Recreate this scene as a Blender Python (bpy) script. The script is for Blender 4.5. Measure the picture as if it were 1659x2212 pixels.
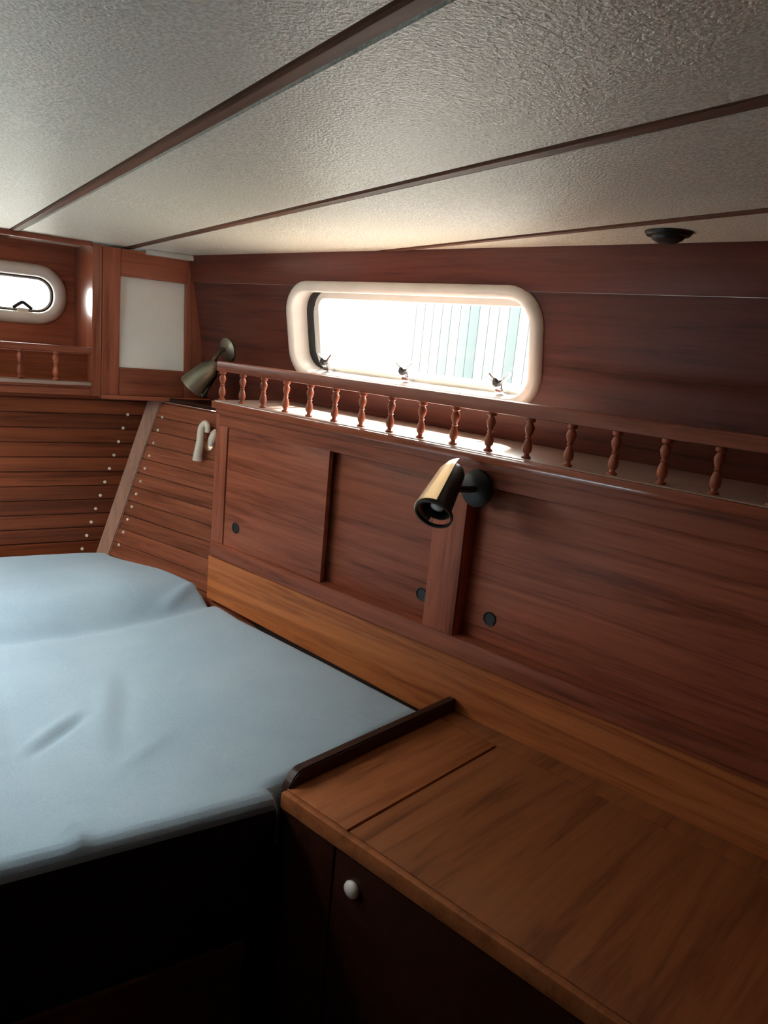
import bpy, bmesh, math, random
from mathutils import Matrix, Vector
random.seed(7)
for o in list(bpy.data.objects): bpy.data.objects.remove(o)
scene = bpy.context.scene
COL = scene.collection
# ---------------------------------------------------------------- camera
# unit of the plan: distance from the eye to the locker front (S metres); eye at the plan's origin
S = 1.2
EYE = 1.46
F_PX, CX, CY = 1650.0, 829.5, 1106.0
d1 = Vector((-1050 - CX, 570 - CY, F_PX))            # direction of the starboard wall, camera axes (x right, y down, z ahead)
nup = d1.cross(Vector((1, math.tan(math.radians(5.4)), 0))).normalized()
if nup.y > 0: nup = -nup
Yc = d1.normalized(); Xc = Yc.cross(nup)
if Xc.cross(Yc).dot(nup) < 0: Xc = -Xc
RW = Matrix((Xc, Yc, nup))                           # camera axes -> world axes
rgt, dwn, fwd = RW @ Vector((1, 0, 0)), RW @ Vector((0, 1, 0)), RW @ Vector((0, 0, 1))
cam_data = bpy.data.cameras.new('camera'); cam = bpy.data.objects.new('camera', cam_data); COL.objects.link(cam)
cam.matrix_world = Matrix.Translation((0, 0, EYE)) @ Matrix((rgt, -dwn, -fwd)).transposed().to_4x4()
cam_data.sensor_fit = 'VERTICAL'; cam_data.sensor_height = 36.0; cam_data.lens = F_PX * 36.0 / 2212.0
cam_data.clip_start = 0.02
scene.camera = cam
# ---------------------------------------------------------------- sky and exposure
world = bpy.data.worlds.new('overcast_sky'); scene.world = world; world.use_nodes = True
bgn = world.node_tree.nodes['Background']
bgn.inputs['Color'].default_value = (1.0, 0.97, 0.93, 1); bgn.inputs['Strength'].default_value = 9.0
sun_data = bpy.data.lights.new('hazy_sun', 'SUN'); sun_data.energy = 36.0; sun_data.angle = math.radians(6); sun_data.color = (1.0, 0.95, 0.88)
sun = bpy.data.objects.new('hazy_sun', sun_data); COL.objects.link(sun)
SUN_EL = math.radians(49)
sun_dir = Vector((-0.93 * math.cos(SUN_EL), -0.37 * math.cos(SUN_EL), -math.sin(SUN_EL)))      # from the starboard quarter
sun.rotation_euler = sun_dir.to_track_quat('-Z', 'Y').to_euler(); sun.location = (6, 6, 9)
vs = scene.view_settings
vs.view_transform = 'Standard'; vs.look = 'None'; vs.gamma = 1.0; vs.use_curve_mapping = False
vs.exposure = 1.15

# ---------------------------------------------------------------- frames
def rotz(a): return Matrix.Rotation(math.radians(a), 3, 'Z')
LEAN = math.atan(0.18)
FR = {
    'W': (Matrix.Identity(3), Vector((0, 0, 0))),                              # along the starboard locker
    'B': (rotz(-15), Vector((0, 0, 0))),                                       # along the boat
    'S': (Matrix.Rotation(-LEAN, 3, 'Y'), Vector((1.2, 0, -0.148))),           # leaning starboard cabin side
    'L': (rotz(-30), Vector((0, 0, 0))),                                       # port cabin side
}
def world_pt(fr, p):
    M, O = FR[fr]; q = O + M @ Vector(p)
    return Vector((q.x * S, q.y * S, q.z * S + EYE))
def frame_vec(fr, w):                                # plan point -> frame coordinates
    M, O = FR[fr]; return M.transposed() @ (Vector(w) - O)

class Ref:
    def __init__(self, o, fr, base): self.o, self.fr, self.base = o, fr, Vector(base)

def props(o, label=None, cat=None, group=None, kind=None):
    if label: o['label'] = label
    if cat: o['category'] = cat
    if group: o['group'] = group
    if kind: o['kind'] = kind
    return o

def place(o, fr, base):
    o.matrix_world = Matrix.Translation(world_pt(fr, base)) @ FR[fr][0].to_4x4()

def thing(name, fr, base, label=None, cat=None, group=None, kind=None):
    o = bpy.data.objects.new(name, None); o.empty_display_size = 0.05; COL.objects.link(o)
    place(o, fr, base); props(o, label, cat, group, kind)
    return Ref(o, fr, base)

def finish(bm, base, smooth):
    bmesh.ops.recalc_face_normals(bm, faces=bm.faces)
    me = bpy.data.meshes.new('mesh')
    for v in bm.verts: v.co = (v.co - Vector(base)) * S
    bm.to_mesh(me); bm.free()
    if smooth:
        me.shade_smooth(); me.set_sharp_from_angle(angle=math.radians(smooth))
    return me

def part(name, parent, bm, mat, smooth=35, label=None, at=None, kind=None):
    """one mesh under parent; bm is in the frame coordinates of the parent (at: its own origin)"""
    b = Vector(at) if at is not None else parent.base
    me = finish(bm, b, smooth); me.name = name; me.materials.append(mat)
    o = bpy.data.objects.new(name, me); COL.objects.link(o); o.parent = parent.o
    o.location = (b - parent.base) * S
    props(o, label, kind=kind)
    return Ref(o, parent.fr, b)

def again(ref, parent, at):
    """a further piece sharing the mesh of ref"""
    o = ref.o.copy(); COL.objects.link(o); o.parent = parent.o
    o.location = (Vector(at) - parent.base) * S
    return Ref(o, parent.fr, at)

def single(name, fr, base, bm, mat, smooth=35, label=None, cat=None, group=None, kind=None):
    me = finish(bm, base, smooth); me.name = name; me.materials.append(mat)
    o = bpy.data.objects.new(name, me); COL.objects.link(o); place(o, fr, base)
    props(o, label, cat, group, kind)
    return Ref(o, fr, base)

# ---------------------------------------------------------------- shapes (plan units)
def box(x0, x1, y0, y1, z0, z1, bev=0.002, bm=None, seg=2):
    b = bmesh.new()
    v = [b.verts.new((x, y, z)) for x in (x0, x1) for y in (y0, y1) for z in (z0, z1)]
    for q in ((0, 1, 3, 2), (4, 6, 7, 5), (0, 4, 5, 1), (2, 3, 7, 6), (0, 2, 6, 4), (1, 5, 7, 3)):
        b.faces.new([v[i] for i in q])
    bmesh.ops.recalc_face_normals(b, faces=b.faces)
    if bev: bmesh.ops.bevel(b, geom=b.edges[:], offset=bev, segments=seg, affect='EDGES', profile=0.6)
    return merge(bm, b)

def merge(bm, b):
    if bm is None: return b
    me = bpy.data.meshes.new('t'); b.to_mesh(me); b.free(); bm.from_mesh(me); bpy.data.meshes.remove(me)
    return bm

def hexa(p, bev=0.0, bm=None):
    """8 points: bottom four, top four in the same turning order"""
    b = bmesh.new(); v = [b.verts.new(q) for q in p]
    for q in ((3, 2, 1, 0), (4, 5, 6, 7), (0, 1, 5, 4), (1, 2, 6, 5), (2, 3, 7, 6), (3, 0, 4, 7)): b.faces.new([v[i] for i in q])
    bmesh.ops.recalc_face_normals(b, faces=b.faces)
    if bev: bmesh.ops.bevel(b, geom=b.edges[:], offset=bev, segments=2, affect='EDGES')
    return merge(bm, b)

def prism(poly, z0, z1, bm=None, bev=0.0):
    b = bmesh.new()
    lo = [b.verts.new((x, y, z0)) for x, y in poly]; hi = [b.verts.new((x, y, z1)) for x, y in poly]
    n = len(poly); b.faces.new(lo[::-1]); b.faces.new(hi)
    for i in range(n): b.faces.new((lo[i], lo[(i + 1) % n], hi[(i + 1) % n], hi[i]))
    bmesh.ops.recalc_face_normals(b, faces=b.faces)
    if bev: bmesh.ops.bevel(b, geom=b.edges[:], offset=bev, segments=2, affect='EDGES')
    return merge(bm, b)

def axes(d):
    d = Vector(d).normalized(); a = Vector((0, 0, 1)) if abs(d.z) < 0.9 else Vector((1, 0, 0))
    s = d.cross(a).normalized(); return d, s, s.cross(d).normalized()

def lathe(prof, c, d=(0, 0, 1), n=20, bm=None, a0=0.0, a1=2 * math.pi, ref=None):
    """prof: (radius, height along d) list"""
    b = bmesh.new(); d, s, t = axes(d); c = Vector(c)
    if ref is not None:
        s = Vector(ref); s = (s - d * s.dot(d)).normalized(); t = d.cross(s)
    full = abs(a1 - a0 - 2 * math.pi) < 1e-6
    m = n if full else n + 1
    rows = []
    for r, h in prof:
        if r < 1e-6: rows.append([b.verts.new(c + d * h)])
        else:
            rows.append([b.verts.new(c + d * h + (s * math.cos(a0 + (a1 - a0) * i / n) + t * math.sin(a0 + (a1 - a0) * i / n)) * r) for i in range(m)])
    for A, B in zip(rows, rows[1:]):
        for i in range(n):
            j = (i + 1) % m
            if len(A) == 1 and len(B) == 1: continue
            if len(A) == 1: b.faces.new((A[0], B[i], B[j]))
            elif len(B) == 1: b.faces.new((A[i], A[j], B[0]))
            else: b.faces.new((A[i], A[j], B[j], B[i]))
    return merge(bm, b)

def tube(pts, r, n=10, bm=None):
    b = bmesh.new(); pts = [Vector(p) for p in pts]; rows = []
    rr = r if isinstance(r, (list, tuple)) else [r] * len(pts)
    s0 = None
    for i, p in enumerate(pts):
        d = (pts[min(i + 1, len(pts) - 1)] - pts[max(i - 1, 0)]).normalized()
        if s0 is None: _, s0, _ = axes(d)
        s0 = (s0 - d * s0.dot(d)).normalized(); t = d.cross(s0)
        rows.append([b.verts.new(p + (s0 * math.cos(2 * math.pi * k / n) + t * math.sin(2 * math.pi * k / n)) * rr[i]) for k in range(n)])
    for A, B in zip(rows, rows[1:]):
        for k in range(n): b.faces.new((A[k], A[(k + 1) % n], B[(k + 1) % n], B[k]))
    b.faces.new(rows[0][::-1]); b.faces.new(rows[-1])
    return merge(bm, b)

def spline(pts, n=8):
    P = [Vector(p) for p in pts]; P = [P[0]] + P + [P[-1]]; out = []
    for i in range(1, len(P) - 2):
        for k in range(n):
            t = k / n; a, b, c, d = P[i - 1], P[i], P[i + 1], P[i + 2]
            out.append(0.5 * (2 * b + (c - a) * t + (2 * a - 5 * b + 4 * c - d) * t * t + (3 * b - a - 3 * c + d) * t ** 3))
    out.append(P[-2]); return out

def rrect(a0, a1, z0, z1, r, n=8, shear=0.0):
    """rounded rectangle as (a, z) points"""
    out = []
    for cx, cz, s in ((a1 - r, z1 - r, 0), (a0 + r, z1 - r, 90), (a0 + r, z0 + r, 180), (a1 - r, z0 + r, 270)):
        for k in range(n + 1):
            t = math.radians(s + 90 * k / n); out.append((cx + r * math.cos(t), cz + r * math.sin(t)))
    return out

def ringsweep(rect, prof, to3, bm=None, closed=True, n=8):
    """prof: list of (outward offset, depth); rect = a0, a1, z0, z1, r; to3(a, depth, z)"""
    b = bmesh.new(); rows = []
    a0, a1, z0, z1, r = rect
    for o, dep in prof:
        rows.append([b.verts.new(to3(a, dep, z)) for a, z in rrect(a0 - o, a1 + o, z0 - o, z1 + o, max(r + o, 0.002), n)])
    pairs = list(zip(rows, rows[1:])) + ([(rows[-1], rows[0])] if closed else [])
    for A, B in pairs:
        m = len(A)
        for i in range(m): b.faces.new((A[i], A[(i + 1) % m], B[(i + 1) % m], B[i]))
    bmesh.ops.recalc_face_normals(b, faces=b.faces)
    return merge(bm, b)

def holed(A0, A1, Z0, Z1, rect, d0, d1, to3, bm=None):
    """a panel A0..A1 x Z0..Z1 with a rounded hole, between depth d0 and d1"""
    b = bmesh.new(); a0, a1, z0, z1, r = rect
    inner = rrect(a0, a1, z0, z1, r, 8)
    ca, cz = (a0 + a1) / 2, (z0 + z1) / 2
    k = len(inner) // 4
    outer = []
    for q, (ca_, cz_) in enumerate(((A1, Z1), (A0, Z1), (A0, Z0), (A1, Z0))):
        for i in range(k):
            t = i / (k - 1); a, z = inner[q * k + i]
            if q == 0: o = (A1, z + (Z1 - z) * min(1, 2 * t)) if t <= 0.5 else (A1 + (a - A1) * (2 * t - 1), Z1)
            elif q == 1: o = (a + (A0 - a) * min(1, 2 * t), Z1) if t <= 0.5 else (A0, Z1 + (z - Z1) * (2 * t - 1))
            elif q == 2: o = (A0, z + (Z0 - z) * min(1, 2 * t)) if t <= 0.5 else (A0 + (a - A0) * (2 * t - 1), Z0)
            else: o = (a + (A1 - a) * min(1, 2 * t), Z0) if t <= 0.5 else (A1, Z0 + (z - Z0) * (2 * t - 1))
            outer.append(o)
    m = len(inner)
    I0 = [b.verts.new(to3(a, d0, z)) for a, z in inner]; O0 = [b.verts.new(to3(a, d0, z)) for a, z in outer]
    I1 = [b.verts.new(to3(a, d1, z)) for a, z in inner]; O1 = [b.verts.new(to3(a, d1, z)) for a, z in outer]
    for i in range(m):
        j = (i + 1) % m
        b.faces.new((I0[i], I0[j], O0[j], O0[i])); b.faces.new((I1[i], O1[i], O1[j], I1[j]))
        b.faces.new((I0[i], I1[i], I1[j], I0[j])); b.faces.new((O0[i], O0[j], O1[j], O1[i]))
    bmesh.ops.recalc_face_normals(b, faces=b.faces)
    return merge(bm, b)

def pane_mesh(rect, d0, d1, to3):
    b = bmesh.new(); a0, a1, z0, z1, r = rect
    A = [b.verts.new(to3(a, d0, z)) for a, z in rrect(a0, a1, z0, z1, r)]; B = [b.verts.new(to3(a, d1, z)) for a, z in rrect(a0, a1, z0, z1, r)]
    b.faces.new(A); b.faces.new(B[::-1]); m = len(A)
    for i in range(m): b.faces.new((A[i], A[(i + 1) % m], B[(i + 1) % m], B[i]))
    return b

# ---------------------------------------------------------------- materials
def nt(name):
    m = bpy.data.materials.new(name); m.use_nodes = True; t = m.node_tree
    return m, t, t.nodes['Principled BSDF']
def N(t, kind, **k):
    n = t.nodes.new(kind)
    for a, v in k.items():
        if a.startswith('i_'): n.inputs[a[2:].replace('_', ' ')].default_value = v
        else: setattr(n, a, v)
    return n
def plain(name, col, rough=0.5, metal=0.0, coat=0.0, spec=0.5, vary=0.05, bump=0.0, bscale=200):
    m, t, p = nt(name)
    tc = N(t, 'ShaderNodeTexCoord'); no = N(t, 'ShaderNodeTexNoise', i_Scale=18.0, i_Detail=4.0)
    t.links.new(tc.outputs['Object'], no.inputs['Vector'])
    r = N(t, 'ShaderNodeValToRGB'); t.links.new(no.outputs['Fac'], r.inputs['Fac'])
    r.color_ramp.elements[0].position = 0.3; r.color_ramp.elements[1].position = 0.7
    r.color_ramp.elements[0].color = tuple(c * (1 - vary) for c in col) + (1,); r.color_ramp.elements[1].color = tuple(min(1, c * (1 + vary)) for c in col) + (1,)
    t.links.new(r.outputs['Color'], p.inputs['Base Color'])
    p.inputs['Roughness'].default_value = rough; p.inputs['Metallic'].default_value = metal
    p.inputs['Coat Weight'].default_value = coat; p.inputs['Specular IOR Level'].default_value = spec
    if bump:
        n2 = N(t, 'ShaderNodeTexNoise', i_Scale=bscale, i_Detail=2.0); t.links.new(tc.outputs['Object'], n2.inputs['Vector'])
        b = N(t, 'ShaderNodeBump', i_Strength=bump, i_Distance=0.002); t.links.new(n2.outputs['Fac'], b.inputs['Height']); t.links.new(b.outputs['Normal'], p.inputs['Normal'])
    return m
def wood(name, dark, light, axis, rough=0.42, coat=0.06, across=34.0, along=1.6, tint=0.18, cr=0.25, rot=0.0):
    m, t, p = nt(name)
    tc = N(t, 'ShaderNodeTexCoord'); oi = N(t, 'ShaderNodeObjectInfo')
    off = N(t, 'ShaderNodeVectorMath', operation='SCALE'); off.inputs[0].default_value = (7.3, 11.1, 5.7); t.links.new(oi.outputs['Random'], off.inputs['Scale'])
    ad = N(t, 'ShaderNodeVectorMath', operation='ADD'); vr = N(t, 'ShaderNodeVectorRotate', rotation_type='Z_AXIS'); vr.inputs['Angle'].default_value = math.radians(rot); t.links.new(tc.outputs['Object'], vr.inputs['Vector'])
    t.links.new(vr.outputs[0], ad.inputs[0]); t.links.new(off.outputs[0], ad.inputs[1])
    mp = N(t, 'ShaderNodeMapping'); sc = [across] * 3; sc['xyz'.index(axis)] = along; mp.inputs['Scale'].default_value = sc
    t.links.new(ad.outputs[0], mp.inputs['Vector'])
    n1 = N(t, 'ShaderNodeTexNoise', i_Scale=1.0, i_Detail=6.0, i_Roughness=0.62, i_Distortion=0.9); t.links.new(mp.outputs[0], n1.inputs['Vector'])
    mp2 = N(t, 'ShaderNodeMapping'); sc2 = [across * 7] * 3; sc2['xyz'.index(axis)] = along * 7; mp2.inputs['Scale'].default_value = sc2
    t.links.new(ad.outputs[0], mp2.inputs['Vector'])
    n2 = N(t, 'ShaderNodeTexNoise', i_Scale=1.0, i_Detail=3.0); t.links.new(mp2.outputs[0], n2.inputs['Vector'])
    mx = N(t, 'ShaderNodeMath', operation='MULTIPLY_ADD'); mx.inputs[1].default_value = 0.28; t.links.new(n2.outputs['Fac'], mx.inputs[0]); t.links.new(n1.outputs['Fac'], mx.inputs[2])
    r = N(t, 'ShaderNodeValToRGB'); e = r.color_ramp.elements; e[0].position = 0.42; e[1].position = 0.86
    mid = e.new(0.62); e[0].color = tuple(dark) + (1,); e[2].color = tuple(light) + (1,)
    mid.color = tuple(0.4 * a + 0.6 * b for a, b in zip(dark, light)) + (1,)
    t.links.new(mx.outputs[0], r.inputs['Fac'])
    hs = N(t, 'ShaderNodeHueSaturation'); t.links.new(r.outputs['Color'], hs.inputs['Color'])
    mr = N(t, 'ShaderNodeMapRange'); mr.inputs['To Min'].default_value = 1 - tint; mr.inputs['To Max'].default_value = 1 + tint
    t.links.new(oi.outputs['Random'], mr.inputs['Value']); t.links.new(mr.outputs[0], hs.inputs['Value'])
    t.links.new(hs.outputs[0], p.inputs['Base Color'])
    p.inputs['Specular IOR Level'].default_value = 0.25; p.inputs['Roughness'].default_value = rough; p.inputs['Coat Weight'].default_value = coat; p.inputs['Coat Roughness'].default_value = cr
    b = N(t, 'ShaderNodeBump', i_Strength=0.12, i_Distance=0.001); t.links.new(mx.outputs[0], b.inputs['Height']); t.links.new(b.outputs['Normal'], p.inputs['Normal'])
    return m
MD, ML = (0.13, 0.029, 0.014), (0.40, 0.116, 0.060)
WY = wood('mahogany_along_y', MD, ML, 'y')
WX = wood('mahogany_along_x', MD, ML, 'x')
WZ = wood('mahogany_along_z', MD, ML, 'z')
VY = wood('varnished_along_y', MD, ML, 'y', rough=0.2, coat=1.0, cr=0.10)
VX = wood('varnished_along_x', MD, ML, 'x', rough=0.2, coat=1.0, cr=0.10)
VZ = wood('varnished_along_z', MD, ML, 'z', rough=0.3, coat=1.0, cr=0.14)
CABY = wood('shaded_side_along_y', (0.05, 0.011, 0.007), (0.145, 0.036, 0.021), 'y')  # weaker light on the leaning side is put into this darker wood
PX = wood('plank_along_x', (0.08, 0.017, 0.006), (0.27, 0.07, 0.026), 'x', tint=0.3, across=40)
PY = wood('plank_along_y', (0.13, 0.032, 0.016), (0.38, 0.12, 0.06), 'y', tint=0.22, across=40, rot=-20.7)
TY = wood('lit_fascia_along_y', (0.24, 0.062, 0.018), (0.60, 0.20, 0.065), 'y', rough=0.4)  # fascia wood brightened to carry light bounced off the bed
RIBM = wood('pale_rib_wood', (0.26, 0.12, 0.08), (0.46, 0.25, 0.18), 'z', tint=0.05)
DESK = wood('desk_teak', (0.16, 0.048, 0.016), (0.41, 0.142, 0.050), 'x', rough=0.42, across=22)
BAT = wood('batten_wood', (0.09, 0.035, 0.02), (0.22, 0.10, 0.06), 'y', rough=0.55, coat=0.0, tint=0.05)
DARKW = wood('dark_wood_and_shade', (0.018, 0.005, 0.003), (0.05, 0.014, 0.007), 'x')  # dark wood that also carries painted shade, as on the fiddle
SHOP = wood('sole_wood', (0.05, 0.02, 0.01), (0.14, 0.06, 0.03), 'y', rough=0.4)
WHITE = plain('window_frame_alloy', (0.72, 0.68, 0.63), 0.32, 0.0, 0.3)
PINKW = plain('port_frame_alloy', (0.74, 0.64, 0.58), 0.35, 0.0, 0.2)
NIGHT = plain('shade_black', (0.008, 0.006, 0.006), 0.8, spec=0.1)
BLACK = plain('black_rubber_and_shade', (0.012, 0.012, 0.013), 0.45)
CHROME = plain('chrome', (0.72, 0.72, 0.74), 0.16, 1.0)
BRASS = plain('polished_brass', (0.95, 0.80, 0.56), 0.34, 1.0)
OLIVEM = plain('grey_olive_metal', (0.27, 0.26, 0.20), 0.42, 1.0)  # grey-olive metal for the corner lamp
DARKM = plain('dark_bronze_and_shade', (0.018, 0.015, 0.013), 0.42, 0.2)  # also paints the shade on the locker lamp's plate and socket
IVORY = plain('ivory_enamel', (0.80, 0.72, 0.60), 0.3, 0.0, 0.3)
PORC = plain('white_porcelain', (0.85, 0.83, 0.80), 0.2, 0.0, 0.4)
LINER = plain('cream_liner', (0.38, 0.26, 0.21), 0.35, coat=0.3)
LAM = plain('pale_laminate', (0.60, 0.57, 0.50), 0.4)
GROUND = plain('bounce_ground_grey', (0.20, 0.195, 0.185), 0.6)
HULLP = plain('grey_bilge_paint', (0.10, 0.07, 0.06), 0.6)
BULB = plain('bulb_glass', (0.85, 0.83, 0.78), 0.1, 0.0, 0.5)
PANELG = plain('pale_grey_laminate', (0.86, 0.83, 0.76), 0.3, 0.0, 0.3, vary=0.03)
def make_shed():
    m, t, p = nt('aqua_cladding'); oi = N(t, 'ShaderNodeObjectInfo'); r = N(t, 'ShaderNodeValToRGB'); e = r.color_ramp.elements
    e[0].color = (0.026, 0.040, 0.042, 1); e[1].color = (0.062, 0.068, 0.067, 1); e[0].position = 0.1; e[1].position = 0.6
    t.links.new(oi.outputs['Random'], r.inputs['Fac']); t.links.new(r.outputs['Color'], p.inputs['Base Color']); p.inputs['Roughness'].default_value = 0.6
    return m
SHED = make_shed()
def make_vinyl():
    m, t, p = nt('headliner_vinyl')
    tc = N(t, 'ShaderNodeTexCoord')
    n1 = N(t, 'ShaderNodeTexNoise', i_Scale=270.0, i_Detail=3.0, i_Roughness=0.55); t.links.new(tc.outputs['Object'], n1.inputs['Vector'])
    r = N(t, 'ShaderNodeValToRGB'); t.links.new(n1.outputs['Fac'], r.inputs['Fac'])
    r.color_ramp.elements[0].position = 0.36; r.color_ramp.elements[1].position = 0.62
    r.color_ramp.elements[0].color = (0.66, 0.60, 0.48, 1); r.color_ramp.elements[1].color = (0.95, 0.89, 0.74, 1)
    t.links.new(r.outputs['Color'], p.inputs['Base Color'])
    b = N(t, 'ShaderNodeBump', i_Strength=0.8, i_Distance=0.003); t.links.new(n1.outputs['Fac'], b.inputs['Height']); t.links.new(b.outputs['Normal'], p.inputs['Normal'])
    p.inputs['Roughness'].default_value = 0.36; p.inputs['Specular IOR Level'].default_value = 0.9
    return m
VINYL = make_vinyl()
def make_sheet():
    m, t, p = nt('blue_cotton_sheet')
    tc = N(t, 'ShaderNodeTexCoord')
    n1 = N(t, 'ShaderNodeTexNoise', i_Scale=420.0, i_Detail=2.0); t.links.new(tc.outputs['Object'], n1.inputs['Vector'])
    n2 = N(t, 'ShaderNodeTexNoise', i_Scale=5.0, i_Detail=3.0); t.links.new(tc.outputs['Object'], n2.inputs['Vector'])
    mx = N(t, 'ShaderNodeMath', operation='ADD'); t.links.new(n1.outputs['Fac'], mx.inputs[0]); t.links.new(n2.outputs['Fac'], mx.inputs[1])
    r = N(t, 'ShaderNodeValToRGB'); h = N(t, 'ShaderNodeMath', operation='MULTIPLY'); h.inputs[1].default_value = 0.5; t.links.new(mx.outputs[0], h.inputs[0]); t.links.new(h.outputs[0], r.inputs['Fac'])
    r.color_ramp.elements[0].position = 0.35; r.color_ramp.elements[1].position = 0.65
    r.color_ramp.elements[0].color = (0.27, 0.385, 0.49, 1); r.color_ramp.elements[1].color = (0.36, 0.48, 0.585, 1)
    t.links.new(r.outputs['Color'], p.inputs['Base Color'])
    b = N(t, 'ShaderNodeBump', i_Strength=0.25, i_Distance=0.001); t.links.new(n1.outputs['Fac'], b.inputs['Height'])
    b2 = N(t, 'ShaderNodeBump', i_Strength=0.12, i_Distance=0.02)
    n3 = N(t, 'ShaderNodeTexNoise', i_Scale=9.0, i_Detail=3.0, i_Distortion=1.0); t.links.new(tc.outputs['Object'], n3.inputs['Vector'])
    t.links.new(n3.outputs['Fac'], b2.inputs['Height']); t.links.new(b.outputs['Normal'], b2.inputs['Normal']); t.links.new(b2.outputs['Normal'], p.inputs['Normal'])
    p.inputs['Roughness'].default_value = 0.85; p.inputs['Sheen Weight'].default_value = 0.2
    return m
SHEET = make_sheet()
def make_glass():
    m = bpy.data.materials.new('window_glass'); m.use_nodes = True; t = m.node_tree; t.nodes.clear()
    out = N(t, 'ShaderNodeOutputMaterial'); tr = N(t, 'ShaderNodeBsdfTransparent'); gl = N(t, 'ShaderNodeBsdfGlossy', i_Roughness=0.02)
    tr.inputs['Color'].default_value = (0.95, 0.98, 0.97, 1)
    fr = N(t, 'ShaderNodeFresnel', i_IOR=1.3); mx = N(t, 'ShaderNodeMixShader')
    t.links.new(fr.outputs[0], mx.inputs[0]); t.links.new(tr.outputs[0], mx.inputs[1]); t.links.new(gl.outputs[0], mx.inputs[2]); t.links.new(mx.outputs[0], out.inputs['Surface'])
    return m
GLASS = make_glass()

def portal(fr, pos, nrm, w, h, name):
    """daylight portal filling one window opening (guides the sky's light through the pane)"""
    l = bpy.data.lights.new(name, 'AREA'); l.shape = 'RECTANGLE'; l.size = w * S; l.size_y = h * S; l.cycles.is_portal = True
    o = bpy.data.objects.new(name, l); COL.objects.link(o)
    d = FR[fr][0] @ Vector(nrm)
    o.location = world_pt(fr, pos)
    o.rotation_euler = d.to_track_quat('-Z', 'Z').to_euler()
    return o

# ================================================================= THE SETTING
ZF = -EYE / S                                          # cabin sole
ZC = 0.176                                             # headliner at the aft end
def zc(v): return ZC + 0.011 * (1.97 - v) / 1.6
# floor
single('bounce_ground', 'W', (0, 0, -1.45), box(-30, 30, -30, 30, -1.5, -1.45, 0), GROUND, kind='structure')  # unseen ground, added to set the light rising through the windows
fl = single('floor', 'B', (0, 0, ZF), box(-2.0, 1.7, -0.6, 2.5, ZF - 0.03, ZF, 0), SHOP, kind='structure')
# headliner panels between battens
ce = thing('ceiling', 'B', (0, 0, ZC), kind='structure')
def clip(poly, f):
    out = []
    for p, q in zip(poly, poly[1:] + poly[:1]):
        a, b = f(p), f(q)
        if a >= 0: out.append(p)
        if (a >= 0) != (b >= 0): t = a / (a - b); out.append((p[0] + (q[0] - p[0]) * t, p[1] + (q[1] - p[1]) * t))
    return out
C15, S15 = math.cos(math.radians(15)), math.sin(math.radians(15))
def slab(u0, u1, v0, v1, dz0, dz1, bev=0.0):
    poly = clip([(u0, v0), (u1, v0), (u1, v1), (u0, v1)], lambda p: 1.180 - (p[0] * C15 + p[1] * S15))      # stops at the cabin side
    poly = clip(poly, lambda p: p[0] * math.cos(math.radians(15)) - p[1] * math.sin(math.radians(15)) + 1.50)   # and at the port one
    b = bmesh.new()
    lo = [b.verts.new((u, v, zc(v) + dz0)) for u, v in poly]; hi = [b.verts.new((u, v, zc(v) + dz1)) for u, v in poly]
    n = len(poly); b.faces.new(lo[::-1]); b.faces.new(hi)
    for i in range(n): b.faces.new((lo[i], lo[(i + 1) % n], hi[(i + 1) % n], hi[i]))
    bmesh.ops.recalc_face_normals(b, faces=b.faces)
    if bev: bmesh.ops.bevel(b, geom=b.edges[:], offset=bev, segments=2, affect='EDGES')
    return b
BATS = [-1.06, -0.73, -0.40, 0.257, 0.514, 0.830, 1.15]
HU0, HU1, HV0, HV1 = -0.37, 0.035, 1.26, 1.74       # deck hatch over the bed
eds = [-2.0] + BATS + [1.7]
HB = 0.0078
for a, b in zip(eds, eds[1:]):
    a_, b_ = a + HB + 0.0015, b - HB - 0.0015
    if a < HU0 < b:
        for q in ((a_, HU1 + 0.0115, -0.6, HV0 - 0.012), (a_, HU1 + 0.0115, HV1 + 0.012, 2.205), (HU1 + 0.012, b_, -0.6, 2.205)):
            part('ceiling_panel', ce, slab(*q, 0.0, 0.02, 0.003), VINYL)
    else: part('ceiling_panel', ce, slab(a_, b_, -0.6, 2.205, 0.0, 0.02, 0.003), VINYL)
for u in BATS:
    part('batten', ce, slab(u - HB, u + HB, -0.6, 2.205, -0.0015, 0.018, 0.002), BAT)
for q in ((-2.0, 1.7, -0.6, HV0), (-2.0, 1.7, HV1, 2.205), (-2.0, HU0, HV0, HV1), (HU1, 1.7, HV0, HV1)):
    part('ceiling_deck', ce, slab(*q, 0.021, 0.05), HULLP)
hw = thing('window_5', 'B', ((HU0 + HU1) / 2, (HV0 + HV1) / 2, ZC), kind='structure')
part('hatch_frame', hw, ringsweep((HU0, HU1, HV0, HV1, 0.04), [(0.0, 0.172), (0.012, 0.172), (0.014, 0.178), (0.014, 0.20), (0.013, 0.24), (0.0, 0.24)], lambda a, d, z: (a, z, d)), WHITE, 50)
part('pane', hw, pane_mesh((HU0, HU1, HV0, HV1, 0.04), 0.232, 0.236, lambda a, d, z: (a, z, d)), GLASS, 0)
portal('B', ((HU0 + HU1) / 2, (HV0 + HV1) / 2, 0.245), (0, 0, -1), HU1 - HU0, HV1 - HV0, 'hatch_daylight')
part('corner_trim', ce, box(0.545, 0.70, 1.945, 1.968, 0.163, 0.1755, 0.003), LAM)

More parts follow.
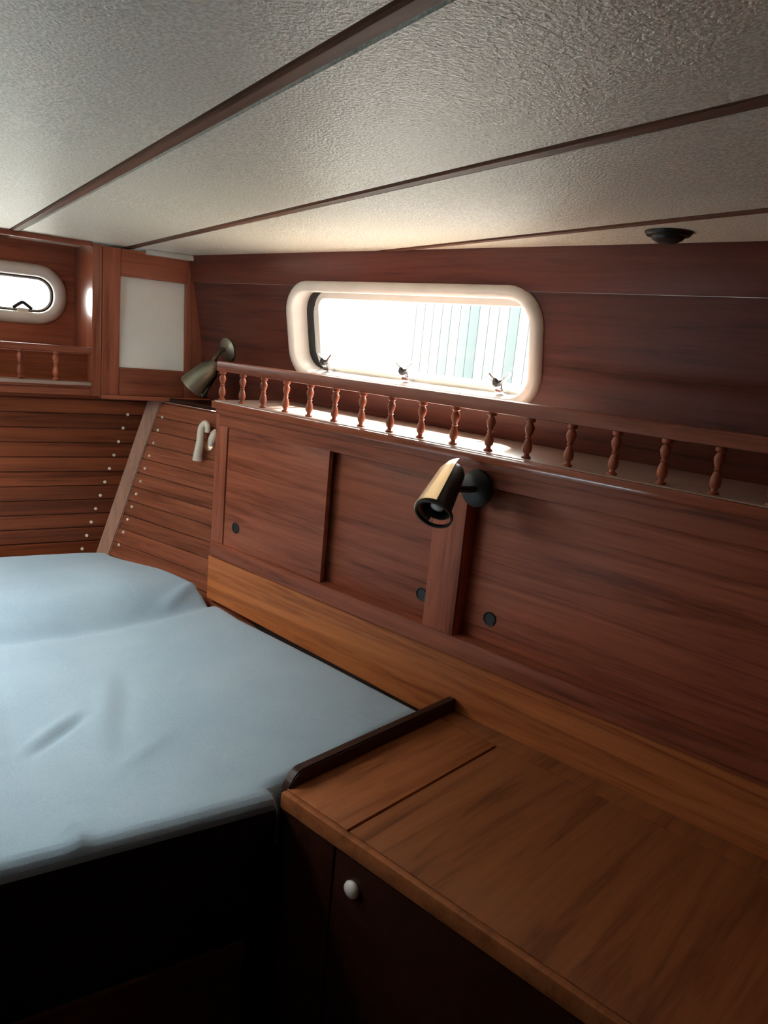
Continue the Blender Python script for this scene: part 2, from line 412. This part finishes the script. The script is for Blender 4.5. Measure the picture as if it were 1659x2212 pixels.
# ---- starboard cabin side (leaning), window_1
def S3(a, d, z): return (d, a, z)
wr = thing('wall_right', 'S', (0, 0.6, 0), kind='structure')
WIN = (0.735, 1.325, 0.088, 0.238, 0.045)              # clear opening in the frame
OPEN = (0.722, 1.345, 0.076, 0.256, 0.05)
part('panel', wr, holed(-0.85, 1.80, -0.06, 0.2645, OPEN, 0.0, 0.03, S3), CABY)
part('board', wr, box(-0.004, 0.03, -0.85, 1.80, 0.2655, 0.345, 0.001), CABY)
w1 = thing('window_1', 'S', (0, 1.03, 0.06), kind='structure')
part('outer_frame', w1, ringsweep(OPEN, [(-0.004, 0.05), (-0.004, -0.006), (-0.001, -0.011), (0.006, -0.013), (0.014, -0.011), (0.019, -0.005), (0.02, 0.001), (0.0, 0.001), (0.0, 0.05)], S3), WHITE, 50)
part('gasket', w1, ringsweep((0.735, 1.318, 0.086, 0.240, 0.04), [(0.022, 0.046), (0.022, 0.034), (0.0, 0.034), (0.0, 0.046)], S3), BLACK, 50)
part('sash', w1, ringsweep((0.742, 1.290, 0.094, 0.2345, 0.022), [(0.018, 0.050), (0.018, 0.031), (0.014, 0.026), (0.003, 0.026), (0.0, 0.030), (0.0, 0.050)], S3), WHITE, 50)
part('pane', w1, pane_mesh((0.740, 1.292, 0.092, 0.236, 0.022), 0.040, 0.043, S3), GLASS, 0)
for yy in (1.255, 1.022, 0.793):
    lb = part('latch', w1, merge(box(0.004, 0.024, yy - 0.009, yy + 0.009, 0.079, 0.092, 0.002), lathe([(0, 0), (0.0045, 0), (0.0045, 0.016), (0, 0.016)], (0.012, yy, 0.092), n=12)), CHROME, 40, at=(0.012, yy, 0.085))
    part('knob', lb, lathe([(0, -0.006), (0.007, -0.006), (0.0085, -0.002), (0.0085, 0.004), (0.005, 0.007), (0, 0.007)], (0.002, yy + 0.004, 0.104), (-1, 0.25, 0.1), 14), BLACK, 40)
    part('wing', lb, tube(spline([(0.004, yy + 0.022, 0.118), (0.004, yy + 0.012, 0.110), (0.005, yy, 0.103), (0.004, yy - 0.014, 0.113), (0.004, yy - 0.022, 0.122)], 4), [0.003] * 4 + [0.0035] * 4 + [0.004] * 4 + [0.0035] * 5), CHROME, 50)
portal('S', (0.055, 1.03, 0.162), (-1, 0, 0), 0.60, 0.17, 'starboard_window_daylight')

# ---- transom: upper niche wall, planked lower wall, window_2
VB, VN, VT = 1.9696, 2.1696, 2.010                     # locker front, niche back, planks
def B3(a, d, z): return (a, VN + d, z)
wb = thing('wall_back', 'B', (-0.15, VT, -0.65), kind='structure')
P1 = (-0.105, 0.372, 0.002, 0.090, 0.040)
P2 = (-0.672, -0.195, 0.002, 0.090, 0.040)
part('panel', wb, holed(-0.15, 0.44, -0.20, 0.20, P1, 0.0, 0.03, B3), WX)
part('panel', wb, holed(-0.7226, -0.15, -0.20, 0.20, P2, 0.0, 0.03, B3), WX)
part('backing', wb, box(-1.15, 0.75, VT + 0.012, VT + 0.04, -1.2, -0.17, 0), HULLP)
def port_window(name, P, latch):
    w = thing(name, 'B', ((P[0] + P[1]) / 2, VN, P[2]), kind='structure')
    part('outer_frame', w, ringsweep(P, [(0.0, 0.024), (0.0, -0.004), (0.004, -0.012), (0.014, -0.015), (0.024, -0.012), (0.030, -0.003), (0.030, 0.001), (0.002, 0.001), (0.002, 0.024)], B3), PINKW, 50)
    a0, a1, z0, z1, r = P
    part('sash', w, ringsweep((a0 + 0.007, a1 - 0.007, z0 + 0.007, z1 - 0.007, r - 0.007), [(0.009, 0.024), (0.009, 0.012), (0.0, 0.012), (0.0, 0.024)], B3), LAM, 50)
    part('gasket', w, ringsweep((a0 + 0.006, a1 - 0.006, z0 + 0.006, z1 - 0.006, r - 0.006), [(0.006, 0.012), (0.006, 0.009), (0.003, 0.009), (0.003, 0.012)], B3), BLACK, 50)
    part('pane', w, pane_mesh((a0 + 0.008, a1 - 0.008, z0 + 0.008, z1 - 0.008, r - 0.008), 0.016, 0.019, B3), GLASS, 0)
    for q in latch:
        lb = part('latch', w, box(q - 0.012, q + 0.012, VN - 0.004, VN + 0.012, z0 - 0.004, z0 + 0.008, 0.002), IVORY, at=(q, VN, z0))
        part('wing', lb, tube(spline([(q - 0.022, VN + 0.006, z0 + 0.007), (q - 0.010, VN + 0.006, z0 + 0.016), (q, VN + 0.006, z0 + 0.022), (q + 0.010, VN + 0.006, z0 + 0.016), (q + 0.022, VN + 0.006, z0 + 0.007)], 4), 0.0045), BLACK, 50)
port_window('window_2', P1, (0.30, -0.03))
port_window('window_3', P2, (-0.60, -0.27))
for i, P in enumerate((P1, P2)):
    portal('B', ((P[0] + P[1]) / 2, VN + 0.055, (P[2] + P[3]) / 2), (0, -1, 0), P[1] - P[0], P[3] - P[2], 'transom_port_daylight')
# upper fill outboard of the niche on the port side
part('panel', wb, box(-1.15, -0.7226, VB, VB + 0.03, -0.18, 0.20, 0), WX)
part('return_panel', wb, box(-0.7326, -0.7226, VB, VN, -0.18, 0.20, 0), WZ)
# rib line in the planked plane
RT, RB = Vector((0.595, VT, -0.197)), Vector((0.471, VT, -0.600))
def ribu(z): return RT.x + (RB.x - RT.x) * (RT.z - z) / (RT.z - RB.z)
HP = (RT.z - RB.z) / 11.0
hullP = frame_vec('B', (1.014, 1.4314, -0.591))
hdir = hullP - RB                                      # run of the hull planks, at level height
hd = Vector((hdir.x, hdir.y, 0.0)).normalized(); HL = 0.62
hn = hd.cross(RT - RB).normalized()
if hn.x > 0: hn = -hn                                  # inboard
for k in range(-2, 14):
    zt = RT.z - HP * k + HP; zb = zt - HP
    g = 0.0006
    u0, u1 = ribu(zt - g) - 0.004, ribu(zb + g) - 0.004
    part('plank', wb, hexa([(-1.15, VT, zb + g), (u1, VT, zb + g), (u1, VT + 0.012, zb + g), (-1.15, VT + 0.012, zb + g),
                            (-1.15, VT, zt - g), (u0, VT, zt - g), (u0, VT + 0.012, zt - g), (-1.15, VT + 0.012, zt - g)], 0.0018), PX, at=(-0.3, VT, (zt + zb) / 2))
sc = None
for k in range(11):
    z = -0.232 - 0.0352 * k; u = ribu(z) - 0.062
    if sc is None: sc = part('screw', wb, lathe([(0, 0.0), (0.0042, 0.0), (0.0036, 0.0025), (0, 0.003)], (u, VT, z), (0, -1, 0), 10), IVORY, at=(u, VT, z))
    else: again(sc, wb, (u, VT, z))
# hull side planks (starboard quarter)
wq = thing('wall_quarter', 'B', tuple(RB), kind='structure')
qb = bmesh.new()
for a, b in ((0, 0),): pass
def Q(z, s, out):                                      # point on the quarter: height z, run s, inboard lift
    p = Vector((ribu(z), VT, z)) + hd * s + hn * out
    return (p.x, p.y, p.z)
for k in range(0, 14):
    zt = RT.z - HP * k + HP; zb = zt - HP; zt = min(zt, -0.193); g = 0.0006
    part('plank', wq, hexa([Q(zb + g, 0.004, -0.012), Q(zb + g, HL, -0.012), Q(zb + g, HL, 0), Q(zb + g, 0.004, 0),
                            Q(zt - g, 0.004, -0.012), Q(zt - g, HL, -0.012), Q(zt - g, HL, 0), Q(zt - g, 0.004, 0)], 0.0018), PY, at=Q((zt + zb) / 2, HL / 2, 0))
zt, zb = -0.193, RT.z - HP * 14
part('backing', wq, hexa([Q(zb, -0.03, -0.03), Q(zb, HL, -0.03), Q(zb, HL, -0.0125), Q(zb, -0.03, -0.0125), Q(zt, -0.03, -0.03), Q(zt, HL, -0.03), Q(zt, HL, -0.0125), Q(zt, -0.03, -0.0125)]), HULLP)
sc = None
for k in range(11):
    z = -0.232 - 0.0335 * k; p = Q(z, 0.045, 0)
    if sc is None: sc = part('screw', wq, lathe([(0, 0.0), (0.0042, 0.0), (0.0036, 0.0025), (0, 0.003)], p, hn, 10), IVORY, at=p)
    else: again(sc, wq, p)
lg = [Vector(Q(-0.193, -0.06, 0.0)), Vector(Q(-0.193, HL, 0.0)), Vector(Q(-0.193, HL, -0.16)), Vector(Q(-0.193, -0.06, -0.16))]
part('light_gap_cover', wq, prism([(p.x, p.y) for p in lg], -0.1925, -0.182), DARKW)  # board added to stop light leaking in above the planks
# rib covering the corner
rd = (RT - RB).normalized(); rn = (Vector((0, -1, 0)) + hn).normalized(); rn = (rn - rd * rn.dot(rd)).normalized(); rs = rd.cross(rn).normalized()
if rs.x < 0: rs = -rs
lo, hi = RB - rd * 0.15, RT + rd * 0.06
def R4(c): return [c - rs * 0.0175 + rn * 0.017, c + rs * 0.0175 + rn * 0.017, c + rs * 0.0175 - rn * 0.004, c - rs * 0.0175 - rn * 0.004]
trim = single('trim_1', 'B', tuple(RB), hexa(R4(lo) + R4(hi), 0.003), RIBM, kind='structure')

# ---- port cabin side and the bulkhead behind the viewer
def L3(a, d, z): return (-1.461 - d, a, z)
wl = thing('wall_left', 'L', (-1.461, 0.4, -0.148), kind='structure')
LW = (1.14, 1.56, -0.060, 0.110, 0.05)
part('panel', wl, holed(-1.0, 1.80, -0.148, 0.20, LW, 0.0, 0.03, L3), WY)
part('panel', wl, box(-1.50, -1.461, -1.0, 1.80, ZF, -0.149, 0), WY)
w4 = thing('window_4', 'L', (-1.461, 1.35, -0.06), kind='structure')
part('outer_frame', w4, ringsweep(LW, [(-0.004, 0.05), (-0.004, -0.006), (-0.001, -0.011), (0.006, -0.013), (0.014, -0.011), (0.019, -0.005), (0.02, 0.001), (0.0, 0.001), (0.0, 0.05)], L3), WHITE, 50)
part('pane', w4, pane_mesh((1.142, 1.558, -0.058, 0.108, 0.05), 0.036, 0.039, L3), GLASS, 0)
portal('L', (-1.461 - 0.055, 1.35, 0.025), (1, 0, 0), 0.42, 0.17, 'port_window_daylight')
single('wall_front', 'B', (0, -0.58, ZF), box(-2.0, 1.7, -0.62, -0.58, ZF, 0.21, 0), WX, kind='structure')
single('port_light_blocker', 'B', (-0.77, 0.05, ZF), box(-1.42, -0.12, -0.575, 0.60, ZF, 0.170, 0.003), DARKW, kind='structure')  # unseen block, added to cut bounce light near the viewer
single('wall_low_right', 'W', (1.22, 0.4, ZF), box(1.21, 1.25, -1.2, 1.30, ZF, -0.20, 0), WY, kind='structure')

# ================================================================= THE THINGS
# ---- sliding-door locker along the starboard side
Y0, Y1 = -0.42, 1.392
cb = thing('sliding_door_locker', 'W', (1.08, 0.5, -0.60), 'long built-in mahogany locker with sliding doors and turned gallery rail under the window', 'cabinet')
top = part('top_board', cb, box(0.986, 1.197, Y0, Y1, -0.164, -0.148, 0.003), VY)
part('shelf_liner', top, box(0.992, 1.196, Y0, Y1 - 0.004, -0.1485, -0.1465, 0.0005), LINER, label='pale laminate shelf top')
part('top_rail', cb, box(1.0, 1.03, Y0, Y1 - 0.012, -0.202, -0.164, 0.0015), WY)
part('moulding', cb, box(0.993, 1.002, Y0, Y1 - 0.006, -0.176, -0.163, 0.003), WY)
part('bottom_rail', cb, box(0.996, 1.03, Y0, Y1 - 0.004, -0.497, -0.463, 0.003), WY)
fp = [(Y0, -0.70), (0.69, -0.70), (0.69, -0.6215), (Y1 + 0.004, -0.601), (Y1 + 0.004, -0.499), (Y0, -0.499)]
fb = bmesh.new(); fa = [fb.verts.new((0.999, y, z)) for y, z in fp]; fc = [fb.verts.new((1.03, y, z)) for y, z in fp]
fb.faces.new(fa); fb.faces.new(fc[::-1])
for i in range(len(fp)): k = (i + 1) % len(fp); fb.faces.new((fa[i], fc[i], fc[k], fa[k]))
bmesh.ops.recalc_face_normals(fb, faces=fb.faces); bmesh.ops.bevel(fb, geom=fb.edges[:], offset=0.0015, segments=2, affect='EDGES')
part('fascia', cb, fb, TY)
part('gap_shade', cb, box(1.024, 1.03, 0.69, Y1 + 0.004, -0.70, -0.59, 0), BLACK)  # black strip painting the shadow line along the mattress edge
part('end_panel', cb, box(1.0, 1.05, Y1 - 0.014, Y1 - 0.002, -0.463, -0.164, 0.001), WZ)
part('stile', cb, box(1.0, 1.028, 1.348, Y1 - 0.012, -0.464, -0.200, 0.0015), WZ)
part('stile', cb, box(0.998, 1.028, 0.700, 0.765, -0.464, -0.200, 0.0015), WZ)
part('stile', cb, box(1.0, 1.028, 0.075, 0.130, -0.464, -0.200, 0.0015), WZ)
part('back_panel', cb, box(1.045, 1.052, Y0, Y1 - 0.014, -0.47, -0.164, 0), HULLP)
hole = None
def door(x, ya, yb, hy, hz):
    d = part('sliding_door', cb, box(x, x + 0.011, ya, yb, -0.466, -0.199, 0.001), WY, at=(x, (ya + yb) / 2, -0.33))
    h = part('finger_pull', d, lathe([(0.0115, -0.001), (0.0125, 0.0012), (0.0115, 0.002), (0.0100, 0.0015), (0.0095, 0.0006), (0, 0.0006)], (x, hy, hz), (-1, 0, 0), 20), BLACK, 40, label='dark round finger pull')
door(1.002, 1.030, 1.346, 1.304, -0.415)
door(1.023, 0.755, 1.060, 0.792, -0.421)
door(1.026, 0.120, 0.715, 0.648, -0.422)
door(1.023, -0.42, 0.085, 0.0, -0.422)
rail = part('gallery_rail', cb, box(0.997, 1.017, Y0, Y1 + 0.003, -0.085, -0.064, 0.004), WY)
def baluster(c, h):
    r = 0.0072
    pr = [(0, 0), (r, 0), (r, .07), (r * .6, .10), (r * .55, .14), (r * .95, .20), (r * 1.05, .30), (r * .8, .42), (r * .5, .50), (r * .75, .53), (r * .5, .56), (r * .85, .66), (r * 1.05, .76), (r * .8, .84), (r * .55, .88), (r, .92), (r, 1.0), (0, 1.0)]
    return lathe([(a, b * h) for a, b in pr], c, n=12)
bal = None
for k in range(-9, 16):
    c = (1.007, 0.327 + 0.0704 * k, -0.148)
    if bal is None: bal = part('baluster', rail, baluster(c, 0.063), WZ, 40, at=c)
    else: again(bal, rail, c)

# ---- shelf with gallery in the transom niche
sh = thing('niche_shelf', 'B', (-0.15, 2.07, -0.182), 'mahogany shelf with small gallery rail below the transom porthole', 'shelf')
part('shelf_board', sh, box(-0.7226, 0.4226, VB - 0.006, VN, -0.166, -0.154, 0.002), VX)
part('shelf_liner', sh, box(-0.722, 0.422, VB - 0.008, VN, -0.160, -0.152, 0.001), LINER, label='pale laminate shelf top')
part('fascia', sh, box(-0.7226, 0.4226, VB, VB + 0.012, -0.184, -0.166, 0.002), WX)
part('underside_panel', sh, box(-0.7226, 0.4226, VB + 0.012, VN, -0.184, -0.1665, 0), WX)
part('side_panel', sh, box(0.4226, 0.4445, VB - 0.004, VN, -0.184, 0.172, 0.001), VZ)
part('header', sh, box(-0.7226, 0.4226, VB, VB + 0.012, 0.164, 0.176, 0.001), WX)
r2 = part('gallery_rail', sh, box(-0.7226, 0.4226, VB, VB + 0.018, -0.083, -0.069, 0.003), WX)
bal = None
for k in range(-13, 2):
    c = (0.267 + 0.0772 * k, VB + 0.009, -0.152)
    if bal is None: bal = part('baluster', r2, baluster(c, 0.069), WZ, 40, at=c)
    else: again(bal, r2, c)

# ---- mirror-fronted corner locker
ml = thing('corner_locker', 'B', (0.57, 2.05, -0.180), 'small corner locker with a pale grey panel in its framed door', 'cabinet')
part('carcass', ml, box(0.4455, 0.735, VB + 0.022, VN, -0.183, 0.172, 0.001), WZ)
part('stile', ml, box(0.4455, 0.488, VB - 0.004, VB + 0.0215, -0.180, 0.170, 0.0025), WZ)
part('stile', ml, box(0.651, 0.700, VB - 0.004, VB + 0.0215, -0.180, 0.170, 0.0025), WZ)
part('top_rail', ml, box(0.488, 0.651, VB - 0.004, VB + 0.0215, 0.107, 0.170, 0.0025), WX)
part('bottom_rail', ml, box(0.488, 0.651, VB - 0.004, VB + 0.0215, -0.180, -0.111, 0.0025), WX)
part('door_panel', ml, hexa([(0.487, VB + 0.0005, -0.112), (0.652, VB + 0.0005, -0.112), (0.652, VB + 0.004, -0.112), (0.487, VB + 0.004, -0.112), (0.487, VB + 0.0165, 0.108), (0.652, VB + 0.0165, 0.108), (0.652, VB + 0.020, 0.108), (0.487, VB + 0.020, 0.108)]), PANELG, 0, label='plain pale grey panel')
part('plinth', ml, box(0.4455, 0.735, VB - 0.008, VB + 0.02, -0.190, -0.1795, 0.002), WX)

# ---- bed
def uv(x, y): q = frame_vec('B', (x, y, 0)); return (q.x, q.y)
A, Bp, C, D_ = uv(0.612, 0.674), uv(0.945, 0.705), uv(1.004, 1.43), uv(0.962, 1.80)
MR = [(A[1], A[0]), (0.831, 0.419), (0.931, 0.743), (1.1835, 0.685), (1.4376, 0.619), (1.5386, 0.605), (1.600, 0.591), (1.7516, 0.544), (1.9356, 0.469)]
MV0, MV1, MU0 = A[1], 1.958, -0.95
def mright(v):
    for (va, ua), (vb_, ub) in zip(MR, MR[1:]):
        if v <= vb_: return ua + (ub - ua) * (v - va) / (vb_ - va)
    return MR[-1][1]
def sst(x): x = max(0, min(1, x)); return x * x * (3 - 2 * x)
def bump_line(u, v, p, q, w, h):
    p, q = Vector(p), Vector(q); d = q - p; t = max(0, min(1, (Vector((u, v)) - p).dot(d) / d.length_squared))
    e = (Vector((u, v)) - (p + d * t)).length
    return h * math.exp(-(e / w) ** 2) * (0.25 + 0.75 * math.sin(math.pi * min(1, max(0, t)) * 0.9 + 0.15))
ZM = -0.590
def mheight(u, v):
    z = ZM
    crease = 1.462 + 0.43 * max(0.0, u - 0.12) ** 2
    e = v - crease
    z += (0.040 - 0.014 * sst((u - 0.40) / 0.18)) * sst(e / 0.10) - 0.015 * math.exp(-(e / 0.026) ** 2) - 0.024 * sst((e - 0.14) / 0.3)
    z += 0.0025 * math.sin(u * 9 + v * 3) * math.sin(v * 7 + 1)
    z += bump_line(u, v, (0.140, 1.052), (0.226, 1.136), 0.010, 0.0055) - bump_line(u, v, (0.150, 1.038), (0.242, 1.124), 0.0065, 0.0065)
    z += bump_line(u, v, (0.49, 1.545), (0.59, 1.630), 0.012, 0.009)
    z += bump_line(u, v, (0.17, 0.880), (0.17, 0.800), 0.010, 0.006)
    z += bump_line(u, v, (0.297, 1.24), (0.237, 1.02), 0.018, 0.004) - bump_line(u, v, (0.330, 1.24), (0.270, 1.02), 0.018, 0.003)
    z += bump_line(u, v, (0.10, 1.02), (0.11, 1.22), 0.02, 0.006) + bump_line(u, v, (0.24, 0.95), (0.33, 1.02), 0.015, 0.003)
    return z
def cluster(n, k=0.0):
    out = []
    for i in range(n + 1):
        t = i / n; out.append(t if not k else (t * 1.6 if t < 0.25 else 0.4 + (t - 0.25) * 0.8))
    ext = [0.002, 0.005, 0.010, 0.016, 0.022]
    return sorted(set(out + ext + [1 - e for e in ext]))
mt = bmesh.new(); us, vsn = cluster(170, 0.5), cluster(190); grid = []
poly = [(MU0, MV0)] + [(u, v) for v, u in MR] + [(MR[-1][1], MV1), (MU0, MV1)]
def edge_dist(u, v):
    best = 9
    for (a, b), (c, d) in zip(poly, poly[1:] + poly[:1]):
        e = Vector((c - a, d - b)); 
        if e.length < 1e-6: continue
        t = max(0, min(1, ((u - a) * e.x + (v - b) * e.y) / e.length_squared)); best = min(best, math.hypot(u - a - e.x * t, v - b - e.y * t))
    return best
ER = 0.022
for tv in vsn:
    v = MV0 + (MV1 - MV0) * tv; r = mright(v); row = []
    for tu in us:
        u = MU0 + (r - MU0) * tu; z = mheight(u, v); e = edge_dist(u, v)
        if e < ER: z -= ER - math.sqrt(max(0, ER * ER - (ER - e) ** 2))
        row.append(mt.verts.new((u, v, z)))
    grid.append(row)
for r0, r1 in zip(grid, grid[1:]):
    for i in range(len(us) - 1): mt.faces.new((r0[i], r0[i + 1], r1[i + 1], r1[i]))
loop = grid[0][:] + [r[-1] for r in grid[1:]] + grid[-1][-2::-1] + [r[0] for r in grid[-2:0:-1]]
low = [mt.verts.new((-0.2 + (p.co.x + 0.2) * 0.98, 1.4 + (p.co.y - 1.4) * 0.98, -0.70)) for p in loop]
for i in range(len(loop)): j = (i + 1) % len(loop); mt.faces.new((loop[i], low[i], low[j], loop[j]))
mt.faces.new(low)
single('mattress', 'B', (-0.2, 1.4, -0.70), mt, SHEET, 60, 'wide mattress under a pale blue cotton sheet between the wooden lockers', 'mattress')
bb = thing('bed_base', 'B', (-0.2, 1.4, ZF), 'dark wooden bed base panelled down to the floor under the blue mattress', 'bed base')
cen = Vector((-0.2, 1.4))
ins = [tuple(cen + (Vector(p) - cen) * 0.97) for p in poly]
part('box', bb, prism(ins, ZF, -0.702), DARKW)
part('shade_board', bb, box(-0.95, 0.408, MV0 - 0.014, MV0 - 0.001, ZF, -0.600, 0.004), NIGHT)  # black board standing in for shade on the mattress side
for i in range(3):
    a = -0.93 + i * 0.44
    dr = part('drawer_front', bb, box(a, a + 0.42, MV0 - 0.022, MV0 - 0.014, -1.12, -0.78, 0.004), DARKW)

# ---- bedside counter with lift-up lid
DX, DYN, DYF = 0.618, -0.40, 0.681
ZD = -0.590
dk = thing('bedside_counter', 'W', (0.81, 0.2, ZF), 'teak-topped counter with a seamed lid and low shade-darkened fiddle beside the bed', 'counter')
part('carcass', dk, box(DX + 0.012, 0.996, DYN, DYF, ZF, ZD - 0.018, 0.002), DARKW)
part('nosing', dk, box(DX, DX + 0.011, DYN, DYF - 0.002, ZD - 0.024, ZD, 0.004), DESK)
part('fixed_top', dk, box(DX + 0.0112, 0.958, 0.5645, DYF - 0.002, ZD - 0.018, ZD, 0.0015), DESK)
part('lid', dk, box(DX + 0.0112, 0.958, DYN, 0.5605, ZD - 0.018, ZD, 0.0015), DESK)
part('back_strip', dk, box(0.9595, 0.998, DYN, DYF - 0.002, ZD - 0.018, ZD - 0.0005, 0.0015), DESK)
fd = bmesh.new()
pr = [(0.630, ZD - 0.02), (0.998, ZD - 0.02), (0.998, ZD + 0.022), (0.652, ZD + 0.022), (0.640, ZD + 0.016), (0.630, ZD)]
f0 = [fd.verts.new((x, DYF - 0.006, z)) for x, z in pr]; f1 = [fd.verts.new((x, DYF + 0.010, z)) for x, z in pr]
fd.faces.new(f0); fd.faces.new(f1[::-1])
for i in range(len(pr)): j = (i + 1) % len(pr); fd.faces.new((f0[i], f1[i], f1[j], f0[j]))
bmesh.ops.recalc_face_normals(fd, faces=fd.faces); bmesh.ops.bevel(fd, geom=fd.edges[:], offset=0.002, segments=2, affect='EDGES')
part('fiddle', dk, fd, DARKW)  # backlit face; its shade is put into the wood colour
part('corner_post', dk, box(DX + 0.002, DX + 0.014, 0.575, DYF, ZF, ZD - 0.024, 0.002), DARKW)
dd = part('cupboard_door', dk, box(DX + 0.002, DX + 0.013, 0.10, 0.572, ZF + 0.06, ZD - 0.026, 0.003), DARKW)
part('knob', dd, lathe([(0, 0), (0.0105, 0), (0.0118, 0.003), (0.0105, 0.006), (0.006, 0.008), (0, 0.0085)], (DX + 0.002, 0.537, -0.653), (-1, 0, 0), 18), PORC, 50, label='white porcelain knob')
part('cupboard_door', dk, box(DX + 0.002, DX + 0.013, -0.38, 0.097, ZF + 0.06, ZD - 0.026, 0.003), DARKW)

# ---- reading lamp on the locker
def reading_lamp(name, fr, base, bn, A, B, rad, label, shade_mat, body_mat, sock_mat, hood_ref, spread, group):
    """base point + outward normal, shade axis from closed end A to mouth B"""
    t = thing(name, fr, base, label, 'lamp', group)
    A, B, base, bn = Vector(A), Vector(B), Vector(base), Vector(bn).normalized(); ax = (B - A).normalized(); Ln = (B - A).length
    pl = part('base_plate', t, lathe([(0, 0), (0.030, 0), (0.030, 0.004), (0.024, 0.008), (0.010, 0.010), (0, 0.010)], base, bn, 24), body_mat, 40)
    mid = A + ax * Ln * 0.45
    part('arm', t, tube(spline([base + bn * 0.006, base + bn * 0.022, (base + bn * 0.03) * 0.35 + mid * 0.65, mid], 6), 0.0055), body_mat, 50)
    part('socket', t, lathe([(0, -0.004), (rad * 0.45, 0), (rad * 0.62, Ln * 0.10), (rad * 0.70, Ln * 0.5), (rad * 0.78, Ln * 0.93), (rad * 0.70, Ln * 0.93), (rad * 0.55, Ln * 0.55), (0, Ln * 0.5)], A, ax, 24), sock_mat, 40)
    hood = lathe([(rad * 0.25, -0.016), (rad * 0.52, -0.004), (rad * 0.74, Ln * 0.15), (rad * 0.88, Ln * 0.5), (rad * 1.08, Ln * 1.0), (rad * 1.02, Ln * 1.0), (rad * 0.83, Ln * 0.5), (rad * 0.69, Ln * 0.15), (rad * 0.46, 0.002)], A, ax, 26, a0=-spread, a1=spread, ref=hood_ref)
    part('hood', t, hood, shade_mat, 40)
    ring = lathe([(rad * 0.90, Ln * 0.99), (rad * 0.99, Ln * 0.99), (rad * 0.99, Ln * 1.05), (rad * 0.90, Ln * 1.05), (rad * 0.90, Ln * 0.99)], A, ax, 28)
    part('mouth_ring', t, ring, body_mat, 40)
    part('bulb', t, lathe([(0, Ln * 0.62), (rad * 0.30, Ln * 0.64), (rad * 0.42, Ln * 0.76), (rad * 0.34, Ln * 0.88), (0, Ln * 0.93)], A, ax, 16), BULB, 60)
    return t
LA, LB = (0.955, 0.700, -0.1755), (0.885, 0.678, -0.2345)
reading_lamp('reading_lamp', 'W', (0.9975, 0.684, -0.207), (-1, 0, 0), LA, LB, 0.030,
             'brass hooded reading lamp on the locker front above the sliding doors', BRASS, DARKM, DARKM, (-0.45, 0.85, 0.35), 1.45, 'reading lamps')  # brass half hood paints the lit side, dark socket the shaded one
reading_lamp('reading_lamp', 'S', (0, 1.606, 0.105), (-1, 0, 0), (-0.075, 1.575, 0.075), (-0.115, 1.605, 0.028), 0.034,
             'grey-olive reading lamp in the corner beside the corner locker', OLIVEM, OLIVEM, OLIVEM, (-0.3, 0.7, 0.6), 2.6, 'reading lamps')

# ---- white hook on the hull planks
hp = Vector(Q(-0.262, 0.238, 0))
hk = thing('double_hook', 'B', tuple(hp), 'ivory double coat hook on the slanting planks at the locker end', 'hook')
# local axes on the plank surface
ha, hb = hd, (RT - RB).normalized()
def HQ(a, b, c): q = hp + ha * a + hb * b + hn * c; return (q.x, q.y, q.z)
hbm = lathe([(0, 0), (0.016, 0), (0.016, 0.005), (0.010, 0.008), (0, 0.008)], HQ(0.012, -0.012, 0), hn, 20)
part('plate', hk, hbm, BRASS, 40)
hpts = spline([HQ(0.004, -0.056, 0.016), HQ(0.003, -0.040, 0.020), HQ(-0.002, -0.012, 0.022), HQ(-0.010, 0.010, 0.022), HQ(-0.013, 0.026, 0.022), HQ(-0.005, 0.036, 0.022), HQ(0.004, 0.029, 0.020), HQ(0.005, 0.016, 0.016)], 6)
part('prong', hk, tube(hpts, [0.0125 - 0.004 * min(1, i / 14) - 0.002 * max(0, i - 20) / 22 for i in range(len(hpts))], 12), IVORY, 60)
part('prong', hk, lathe([(0, -0.024), (0.006, -0.020), (0.011, -0.006), (0.010, 0.010), (0.005, 0.019), (0, 0.021)], HQ(0.036, 0.006, 0.020), hb, 14), IVORY, 60)

# ---- dark round fitting on the headliner
zz = 0.1765 + 0.011 * (1.97 - 0.71) / 1.6
cl = thing('ceiling_speaker', 'W', (1.047, 0.460, zz), 'small dark round lamp fitting under the ceiling above the locker', 'ceiling lamp')
part('rim', cl, lathe([(0, 0.003), (0.031, 0.003), (0.031, -0.002), (0.028, -0.006), (0.022, -0.007), (0, -0.007)], (1.047, 0.460, zz), n=28), DARKM, 40)
part('lens', cl, lathe([(0.022, -0.006), (0.020, -0.011), (0.012, -0.015), (0, -0.016)], (1.047, 0.460, zz), n=24), BLACK, 40)
cl.o.name = 'ceiling_lamp'

# ---- outside: clad shed across the water
sd = thing('shed_wall', 'W', (6.0, 4.0, -1.45), 'pale aqua ribbed cladding of a shed outside the side window', 'building')
n = 0
for i in range(22):
    y = 5.15 - i * 0.11
    if i == 0: cp = part('cladding_panel', sd, box(6.0, 6.04, y - 0.0553, y + 0.0553, -1.45, 0.9, 0.012), SHED, at=(6.0, y, 0))
    else: again(cp, sd, (6.0, y, 0))
